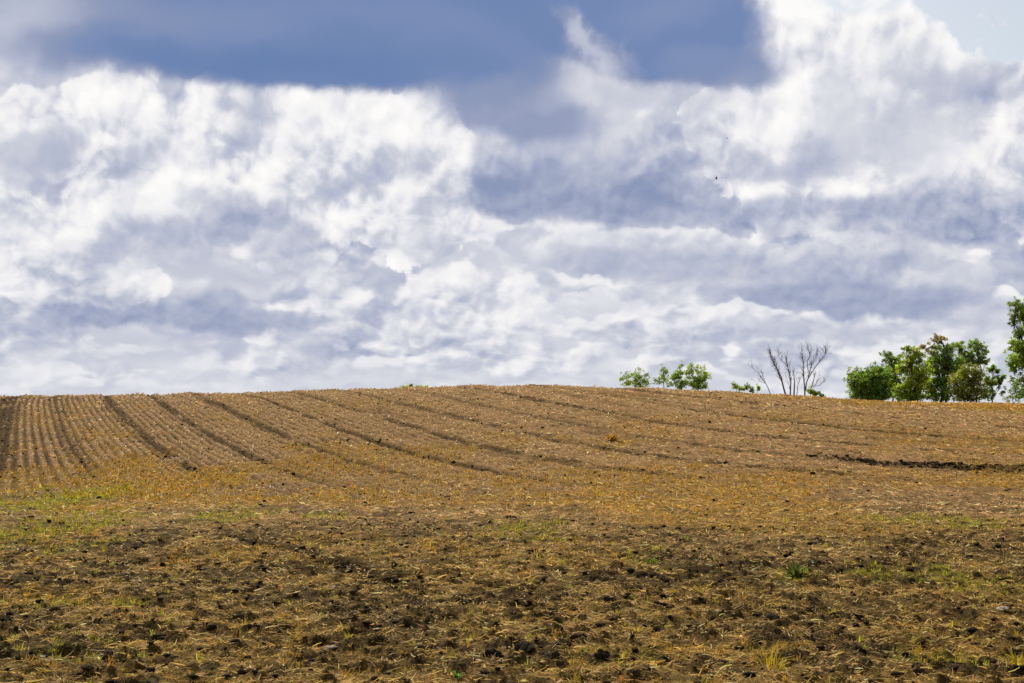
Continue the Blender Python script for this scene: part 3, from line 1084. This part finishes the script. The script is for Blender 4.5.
LEAF_DARK = np.array([0.140, 0.220, 0.026])
LEAF_MID = np.array([0.230, 0.315, 0.034])
LEAF_BRIGHT = np.array([0.330, 0.400, 0.034])
LEAF_BLUE = np.array([0.200, 0.265, 0.080])
LEAF_OLIVE = np.array([0.225, 0.245, 0.034])
LEAF_BROWN = np.array([0.320, 0.260, 0.110])
BARK = np.array([0.060, 0.048, 0.038])
BARK_GREY = np.array([0.210, 0.185, 0.180])


def tree(name, base, y, lobes, label, cat, group, seed, bark=BARK, stems=1, leaf_size=0.15, thick=0.10, density=1.0):
    """lobes: (px, py, rx, ry, colour, fill) silhouettes of the crown's masses at the tree's distance"""
    r_ = np.random.default_rng(seed)
    k = y / F_PX
    bx, by, _ = pixel_point(base[0], 395, y)
    bz = float(terrain(bx, by)) - 0.05
    root = empty(name, (bx, by, bz))
    tag(root, label, cat, group)
    org = np.array([bx, by, bz])
    wood, crown = Pile(), Pile()
    centres_all = []
    top = max(pixel_point(l[0], l[1] - l[3], y)[2] for l in lobes) - bz
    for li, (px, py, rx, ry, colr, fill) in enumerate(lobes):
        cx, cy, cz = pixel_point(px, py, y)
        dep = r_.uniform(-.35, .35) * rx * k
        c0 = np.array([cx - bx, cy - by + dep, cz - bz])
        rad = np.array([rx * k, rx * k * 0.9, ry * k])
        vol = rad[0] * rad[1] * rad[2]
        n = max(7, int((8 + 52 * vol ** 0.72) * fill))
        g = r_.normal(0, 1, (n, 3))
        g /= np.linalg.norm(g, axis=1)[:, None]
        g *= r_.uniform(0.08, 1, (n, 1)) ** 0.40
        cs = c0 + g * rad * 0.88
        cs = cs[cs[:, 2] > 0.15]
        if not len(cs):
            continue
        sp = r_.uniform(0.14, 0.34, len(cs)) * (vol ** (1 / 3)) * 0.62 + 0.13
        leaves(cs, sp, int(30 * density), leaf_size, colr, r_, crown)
        # a few loose sprays breaking the outline
        m = max(4, n // 4)
        g = r_.normal(0, 1, (m, 3))
        g[:, 2] = np.abs(g[:, 2]) * 0.9 - 0.2
        g /= np.linalg.norm(g, axis=1)[:, None]
        out_ = c0 + g * rad * r_.uniform(0.98, 1.22, (m, 1))
        out_ = out_[out_[:, 2] > 0.15]
        if len(out_):
            leaves(out_, np.full(len(out_), 0.13 + 0.06 * vol ** (1 / 3)), int(11 * density), leaf_size * 0.9, colr * 1.05, r_, crown)
        centres_all.append((c0, cs, out_))
    # trunk(s) and limbs reaching the clumps
    starts = [np.array([r_.uniform(-.12, .12) * (stems > 1) * 3, r_.uniform(-.3, .3) * (stems > 1), 0.0]) for _ in range(stems)]
    tops = []
    for si, s0 in enumerate(starts):
        c0 = centres_all[(si * len(centres_all)) // stems % len(centres_all)][0]
        tp = np.array([c0[0] * 0.6, c0[1] * 0.6, max(c0[2] * 1.0, 0.5)])
        pts = wiggle(s0, tp, 7, 0.10, r_)
        tube(pts, np.linspace(thick, thick * 0.35, 7), 7, bark, wood, r_)
        tops.append(pts)
    for c0, cs, out_ in centres_all:
        st = tops[int(np.argmin([abs(t[-1][0] - c0[0]) for t in tops]))]
        j = st[min(6, 2 + int(r_.integers(0, 4)))]
        if j[2] > c0[2]:
            j = st[1]
        hub = wiggle(j, c0, 5, 0.12, r_)
        tube(hub, np.linspace(thick * .5, thick * .22, 5), 5, bark, wood, r_)
        sel = cs[r_.permutation(len(cs))[:max(5, len(cs) // 2)]]
        for c in list(sel) + list(out_):
            hh = hub[int(r_.integers(1, 5))]
            tube(wiggle(hh, c, 4, 0.10, r_), np.linspace(thick * .18, thick * .05, 4), 3, bark, wood)
    wood.build("trunk", m_bark, root)
    crown.build("crown", m_leaf, root)
    return root


GA = "saplings on the crest in the middle distance"
GB = "trees of the right hand copse"
tree("leafy_tree", (637, 389), 122, [(626, 379, 7, 8, LEAF_MID, .9), (636, 374, 7, 8, LEAF_MID, .9), (641, 382, 10, 7, LEAF_MID, 1.1),
                                    (630, 384, 9, 4, LEAF_BRIGHT, .5), (645, 377, 5, 6, LEAF_BLUE, .4)],
     "pale see-through sapling, leftmost of the small trees on the crest", "tree", GA, 1, stems=2, leaf_size=.11, thick=.05, density=.8)
tree("leafy_tree", (664, 390), 123, [(664, 370, 4, 6, LEAF_MID, .9), (664, 379, 7, 8, LEAF_MID, .9), (658, 382, 5, 5, LEAF_BLUE, .4),
                                    (670, 385, 4, 5, LEAF_BLUE, .4)],
     "slim upright sapling between the pale see-through one and the denser pair", "tree", GA, 2, leaf_size=.11, thick=.045, density=.8)
tree("leafy_tree", (680, 390), 122, [(680, 371, 5, 8, LEAF_MID, .8), (675, 377, 5, 6, LEAF_MID, 1.), (681, 384, 8, 6, LEAF_MID, 1.2)],
     "narrow green tree joined to the rounder one at its right, on the crest", "tree", GA, 3, leaf_size=.12, thick=.05)
tree("leafy_tree", (697, 391), 122, [(691, 371, 6, 8, LEAF_MID, .8), (700, 373, 7, 8, LEAF_BRIGHT, .8), (706, 378, 5, 7, LEAF_MID, .7),
                                    (694, 381, 10, 7, LEAF_MID, 1.2), (699, 386, 10, 4, LEAF_MID, 1.)],
     "rounded bright green small tree, rightmost and densest of the crest group", "tree", GA, 4, stems=2, leaf_size=.12, thick=.06)
tree("bush", (737, 393), 121, [(735, 386, 4, 4, LEAF_MID, .8), (742, 388, 5, 3, LEAF_MID, .7), (747, 387, 3, 3, LEAF_BLUE, .5)],
     "low green bush showing its top over the crest, left of the dead trees", "bush", "bushes on the crest", 5, leaf_size=.12, thick=.03)
tree("bush", (757, 394), 121, [(758, 388, 1.6, 3.5, LEAF_MID, .9), (752, 390, 2, 3, LEAF_BLUE, .6)],
     "tiny narrow bush below the leaning dead branch", "bush", "bushes on the crest", 6, leaf_size=.11, thick=.02)
tree("bush", (815, 398), 121, [(811, 391, 4, 4, LEAF_MID, .8), (817, 394, 5, 3, LEAF_MID, .9), (822, 396, 3, 2.5, LEAF_BLUE, .7)],
     "low green bush at the foot of the right hand dead tree", "bush", "bushes on the crest", 7, leaf_size=.12, thick=.03)
tree("bush", (412, 387), 118.5, [(411, 385.6, 1.6, 1.6, LEAF_MID, .6), (404, 386.6, 6, .7, LEAF_MID, .4), (420, 386.4, 9, .7, LEAF_MID, .4)],
     "tiny green weed patch breaking the skyline left of the hilltop", "bush", "bushes on the crest", 8, leaf_size=.09, thick=.015)

# right hand copse
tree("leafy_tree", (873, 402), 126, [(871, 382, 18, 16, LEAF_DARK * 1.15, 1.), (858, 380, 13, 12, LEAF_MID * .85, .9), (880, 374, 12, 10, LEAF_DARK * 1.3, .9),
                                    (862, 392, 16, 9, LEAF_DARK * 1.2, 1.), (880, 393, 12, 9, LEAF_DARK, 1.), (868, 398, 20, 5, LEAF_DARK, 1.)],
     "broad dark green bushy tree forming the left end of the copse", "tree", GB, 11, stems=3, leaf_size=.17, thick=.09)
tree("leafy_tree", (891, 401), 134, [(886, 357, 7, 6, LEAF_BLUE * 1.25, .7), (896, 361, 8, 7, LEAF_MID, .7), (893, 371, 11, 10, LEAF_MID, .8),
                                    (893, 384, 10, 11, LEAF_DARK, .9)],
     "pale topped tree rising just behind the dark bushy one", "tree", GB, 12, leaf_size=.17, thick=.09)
tree("leafy_tree", (913, 402), 127, [(907, 349, 4, 4, LEAF_MID, .6), (914, 356, 10, 9, LEAF_BRIGHT * .85, .9), (907, 367, 11, 11, LEAF_BRIGHT * .9, .9),
                                    (920, 372, 11, 13, LEAF_BRIGHT, .9), (912, 385, 15, 12, LEAF_BRIGHT * .8, .9), (914, 396, 14, 7, LEAF_MID, 1.), (903, 393, 12, 9, LEAF_MID, .9)],
     "bright yellow-green tree left of the tallest brown-topped tree", "tree", GB, 13, stems=2, leaf_size=.17, thick=.10)
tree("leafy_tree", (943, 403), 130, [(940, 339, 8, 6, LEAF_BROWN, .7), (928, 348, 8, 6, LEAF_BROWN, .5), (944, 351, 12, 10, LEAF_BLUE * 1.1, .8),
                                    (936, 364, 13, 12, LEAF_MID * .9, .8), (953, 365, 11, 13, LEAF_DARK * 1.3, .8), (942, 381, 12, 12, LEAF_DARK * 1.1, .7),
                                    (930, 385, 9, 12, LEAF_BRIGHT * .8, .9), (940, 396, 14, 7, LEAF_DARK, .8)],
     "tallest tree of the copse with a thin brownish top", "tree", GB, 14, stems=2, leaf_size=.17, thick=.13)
tree("leafy_tree", (962, 402), 134, [(959, 346, 7, 7, LEAF_MID, .7), (964, 358, 9, 10, LEAF_MID * .9, .8), (960, 373, 9, 11, LEAF_DARK, .7)],
     "narrow green tree wedged between the tallest tree and the blue-green crown", "tree", GB, 15, leaf_size=.17, thick=.09)
tree("leafy_tree", (976, 403), 133, [(975, 346, 9, 7, LEAF_BLUE * 1.3, .8), (983, 352, 7, 7, LEAF_BLUE * 1.2, .7), (975, 360, 10, 9, LEAF_BLUE, .8),
                                    (986, 361, 4, 5, LEAF_MID, .5)],
     "rounded blue-green crown standing above the olive bush", "tree", GB, 16, leaf_size=.17, thick=.09)
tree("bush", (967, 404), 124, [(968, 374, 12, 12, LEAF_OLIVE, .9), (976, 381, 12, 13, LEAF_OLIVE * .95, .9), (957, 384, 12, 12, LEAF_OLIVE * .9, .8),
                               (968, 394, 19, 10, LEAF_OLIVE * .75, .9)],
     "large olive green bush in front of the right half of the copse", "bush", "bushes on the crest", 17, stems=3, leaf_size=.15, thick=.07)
tree("leafy_tree", (993, 404), 127, [(993, 370, 6, 5, LEAF_DARK * 1.2, .8), (1001, 378, 5, 5, LEAF_DARK * 1.1, .8), (990, 380, 8, 9, LEAF_MID * .8, .8),
                                    (1001, 388, 4, 8, LEAF_DARK, .5), (989, 394, 9, 8, LEAF_DARK * 1.2, .7)],
     "small dark tree at the right end of the copse", "tree", GB, 18, leaf_size=.16, thick=.07)
tree("leafy_tree", (1052, 405), 124, [(1016, 306, 9, 8, LEAF_BLUE, .65), (1014, 320, 6, 9, LEAF_BLUE, .6), (1030, 312, 16, 13, LEAF_MID, .8),
                                     (1020, 333, 9, 6, LEAF_BLUE, .7), (1016, 347, 10, 9, LEAF_MID, .9), (1026, 358, 18, 14, LEAF_MID, .9),
                                     (1015, 366, 8, 9, LEAF_MID, .7), (1048, 325, 24, 26, LEAF_MID, .8), (1062, 352, 26, 24, LEAF_MID, .8),
                                     (1046, 378, 24, 13, LEAF_MID, .9), (1020, 380, 8, 10, LEAF_BLUE, .5), (1038, 394, 22, 9, LEAF_MID, .8)],
     "tall tree cut by the right edge of the picture", "tree", GB, 19, stems=2, leaf_size=.17, thick=.17)
tree("bush", (1017, 405), 123, [(1013, 383, 6, 6, LEAF_BLUE * 1.2, .4), (1017, 391, 8, 8, LEAF_BLUE * 1.1, .45), (1009, 397, 7, 5, LEAF_OLIVE, .4),
                                (1022, 398, 6, 5, LEAF_MID, .4)],
     "thin see-through bush under the tall tree at the right edge", "bush", "bushes on the crest", 20, stems=2, leaf_size=.12, thick=.03)


# ---------------------------------------------------------------- dead trees
def Z(zx, zy):
    return 740 + zx / 10.24, 340 + zy / 10.24


def dead(stems, y, label, seed):
    """stems: list of (points in the zoomed sheet, thickness); each stem is a part with its own twigs"""
    r_ = np.random.default_rng(seed)
    b = Z(*stems[0][0][0])
    bx, by, _ = pixel_point(b[0], b[1], y)
    bz = float(terrain(bx, by)) - 0.1
    root = empty("dead_tree", (bx, by, bz))
    tag(root, label, "dead tree", "dead trees on the crest")
    for pts_z, th, tw in stems:
        pl = Pile()
        pts = []
        d = r_.uniform(-.4, .4)
        for i, q in enumerate(pts_z):
            p = np.array(pixel_point(*Z(*q), y)) - np.array([bx, by, bz])
            p[1] += d * i / len(pts_z) * 1.5
            pts.append(p)
        if pts_z[0][1] > 520:
            pts[0][2] = -0.15
        full = np.concatenate([wiggle(pts[i], pts[i + 1], 5, 0.035, r_)[:-1] for i in range(len(pts) - 1)] + [pts[-1][None]])
        rad = 1.05 * th * (1 - 0.78 * np.linspace(0, 1, len(full)))
        tube(full, rad, 6, BARK_GREY, pl, r_)
        for _ in range(int(tw * 3.5)):
            i = int(r_.integers(len(full) // 3, len(full) - 1))
            dirn = full[min(i + 1, len(full) - 1)] - full[i - 1]
            dirn /= np.linalg.norm(dirn)
            dd = dirn + r_.normal(0, 0.45, 3)
            dd[2] = abs(dd[2]) + .25
            dd /= np.linalg.norm(dd)
            L = r_.uniform(0.25, 0.85)
            tp = full[i] + dd * L
            br = wiggle(full[i], tp, 4, 0.08, r_)
            tube(br, np.linspace(rad[i] * .45, .007, 4), 4, BARK_GREY, pl, r_)
            for _k in range(3):
                e = br[int(r_.integers(1, 4))] 
                d2 = dd + r_.normal(0, .5, 3)
                d2 /= np.linalg.norm(d2)
                tube(wiggle(e, e + d2 * r_.uniform(.15, .45), 3, .08, r_), np.linspace(.011, .005, 3), 3, BARK_GREY, pl)
        pl.build("stem", m_bark, root)
    return root


dead([([(345, 560), (270, 450), (200, 350), (135, 285)], .040, 3), ([(270, 450), (215, 430), (165, 425)], .018, 1),
      ([(262, 430), (240, 370), (228, 325)], .022, 1)], 122,
     "single dead branch leaning left, at the left of the dead trees", 31)
dead([([(485, 560), (430, 430), (380, 300), (320, 200), (297, 100)], .085, 9), ([(450, 520), (425, 380), (385, 300), (345, 230), (330, 170)], .05, 5),
      ([(517, 560), (520, 420), (490, 290), (462, 170)], .075, 7), ([(485, 270), (440, 225), (400, 165), (390, 130)], .028, 3),
      ([(552, 565), (556, 440), (546, 318)], .085, 1), ([(580, 560), (592, 470), (620, 390)], .045, 2),
      ([(508, 500), (490, 430), (462, 350)], .022, 1)], 123,
     "dead tree of bare stems fanning out to the left with a broken stump", 32)
dead([([(668, 570), (655, 420), (650, 240), (632, 95)], .075, 7), ([(672, 520), (705, 350), (735, 240), (800, 140)], .06, 6),
      ([(700, 330), (690, 230), (720, 160), (700, 60)], .04, 5), ([(695, 400), (760, 290), (815, 215), (862, 150), (868, 90)], .05, 6),
      ([(715, 520), (745, 420), (765, 335)], .055, 1), ([(700, 560), (750, 480), (828, 380)], .035, 2),
      ([(750, 475), (820, 465), (885, 412)], .028, 2), ([(650, 370), (620, 335), (570, 345)], .016, 1)], 122,
     "dead tree of many bare forked stems, tallest at the right above a green bush", 33)

# ---------------------------------------------------------------- two birds far up
m_bird = attr_mat("dark_feathers", 0.8)


def bird(px, py, y, yaw, flap, label, size):
    p = pixel_point(px, py, y)
    body = Pile()
    L = size
    prof = [(-.50, .004), (-.42, .03), (-.25, .06), (0, .10), (.22, .095), (.34, .05), (.40, .055), (.46, .05), (.52, .012)]
    tube([(t * L, 0, .02 * L * (t > .3)) for t, _ in prof], [q * L for _, q in prof], 8, np.array([.03, .03, .035]), body)
    o_ = body.build("bird", m_bird, smooth=True)
    tag(o_, label, "bird", "birds in the sky")
    o_.location = p
    o_.rotation_euler = (0, math.radians(-12), yaw)
    for sgn in (-1, 1):
        pts = np.array([(.16, 0, 0), (.22, .35, .12 * flap), (.10, .75, .34 * flap), (-.12, 1.05, .42 * flap),
                        (-.14, .70, .33 * flap), (-.16, .35, .11 * flap), (-.14, 0, 0)]) * L * np.array([1, sgn, 1])
        up_, dn_ = pts + [0, 0, .012 * L], pts - [0, 0, .012 * L]
        v = np.concatenate([up_, dn_])
        q = [(0, 1, 5, 6), (1, 2, 4, 5), (2, 3, 3, 4)]
        faces = [(0, 1, 5), (0, 5, 6), (1, 2, 4), (1, 4, 5), (2, 3, 4)]
        faces += [(a + 7, c + 7, b_ + 7) for a, b_, c in faces]
        for i_ in range(7):
            j_ = (i_ + 1) % 7
            faces += [(i_, i_ + 7, j_), (j_, i_ + 7, j_ + 7)]
        mesh_obj("wing", v, np.array(faces), np.full(len(faces), 3), m_bird, np.tile([.03, .03, .035], (14, 1)), o_)
    tl = np.array([(-.42, .02, 0), (-.72, .12, 0), (-.72, -.12, 0), (-.42, -.02, 0)]) * L
    v = np.concatenate([tl + [0, 0, .01 * L], tl - [0, 0, .01 * L]])
    fc = np.array([(0, 1, 2, 3), (7, 6, 5, 4), (0, 4, 5, 1), (1, 5, 6, 2), (2, 6, 7, 3), (3, 7, 4, 0)])
    mesh_obj("tail", v, fc, np.full(6, 4), m_bird, np.tile([.03, .03, .035], (8, 1)), o_)


bird(716.5, 179, 110, math.radians(8), 2.0, "dark speck of a bird flying before the grey-white cloud right of centre", .24)
bird(727, 138.5, 170, math.radians(12), 1.2, "fainter bird higher up in front of the white cloud", .22)
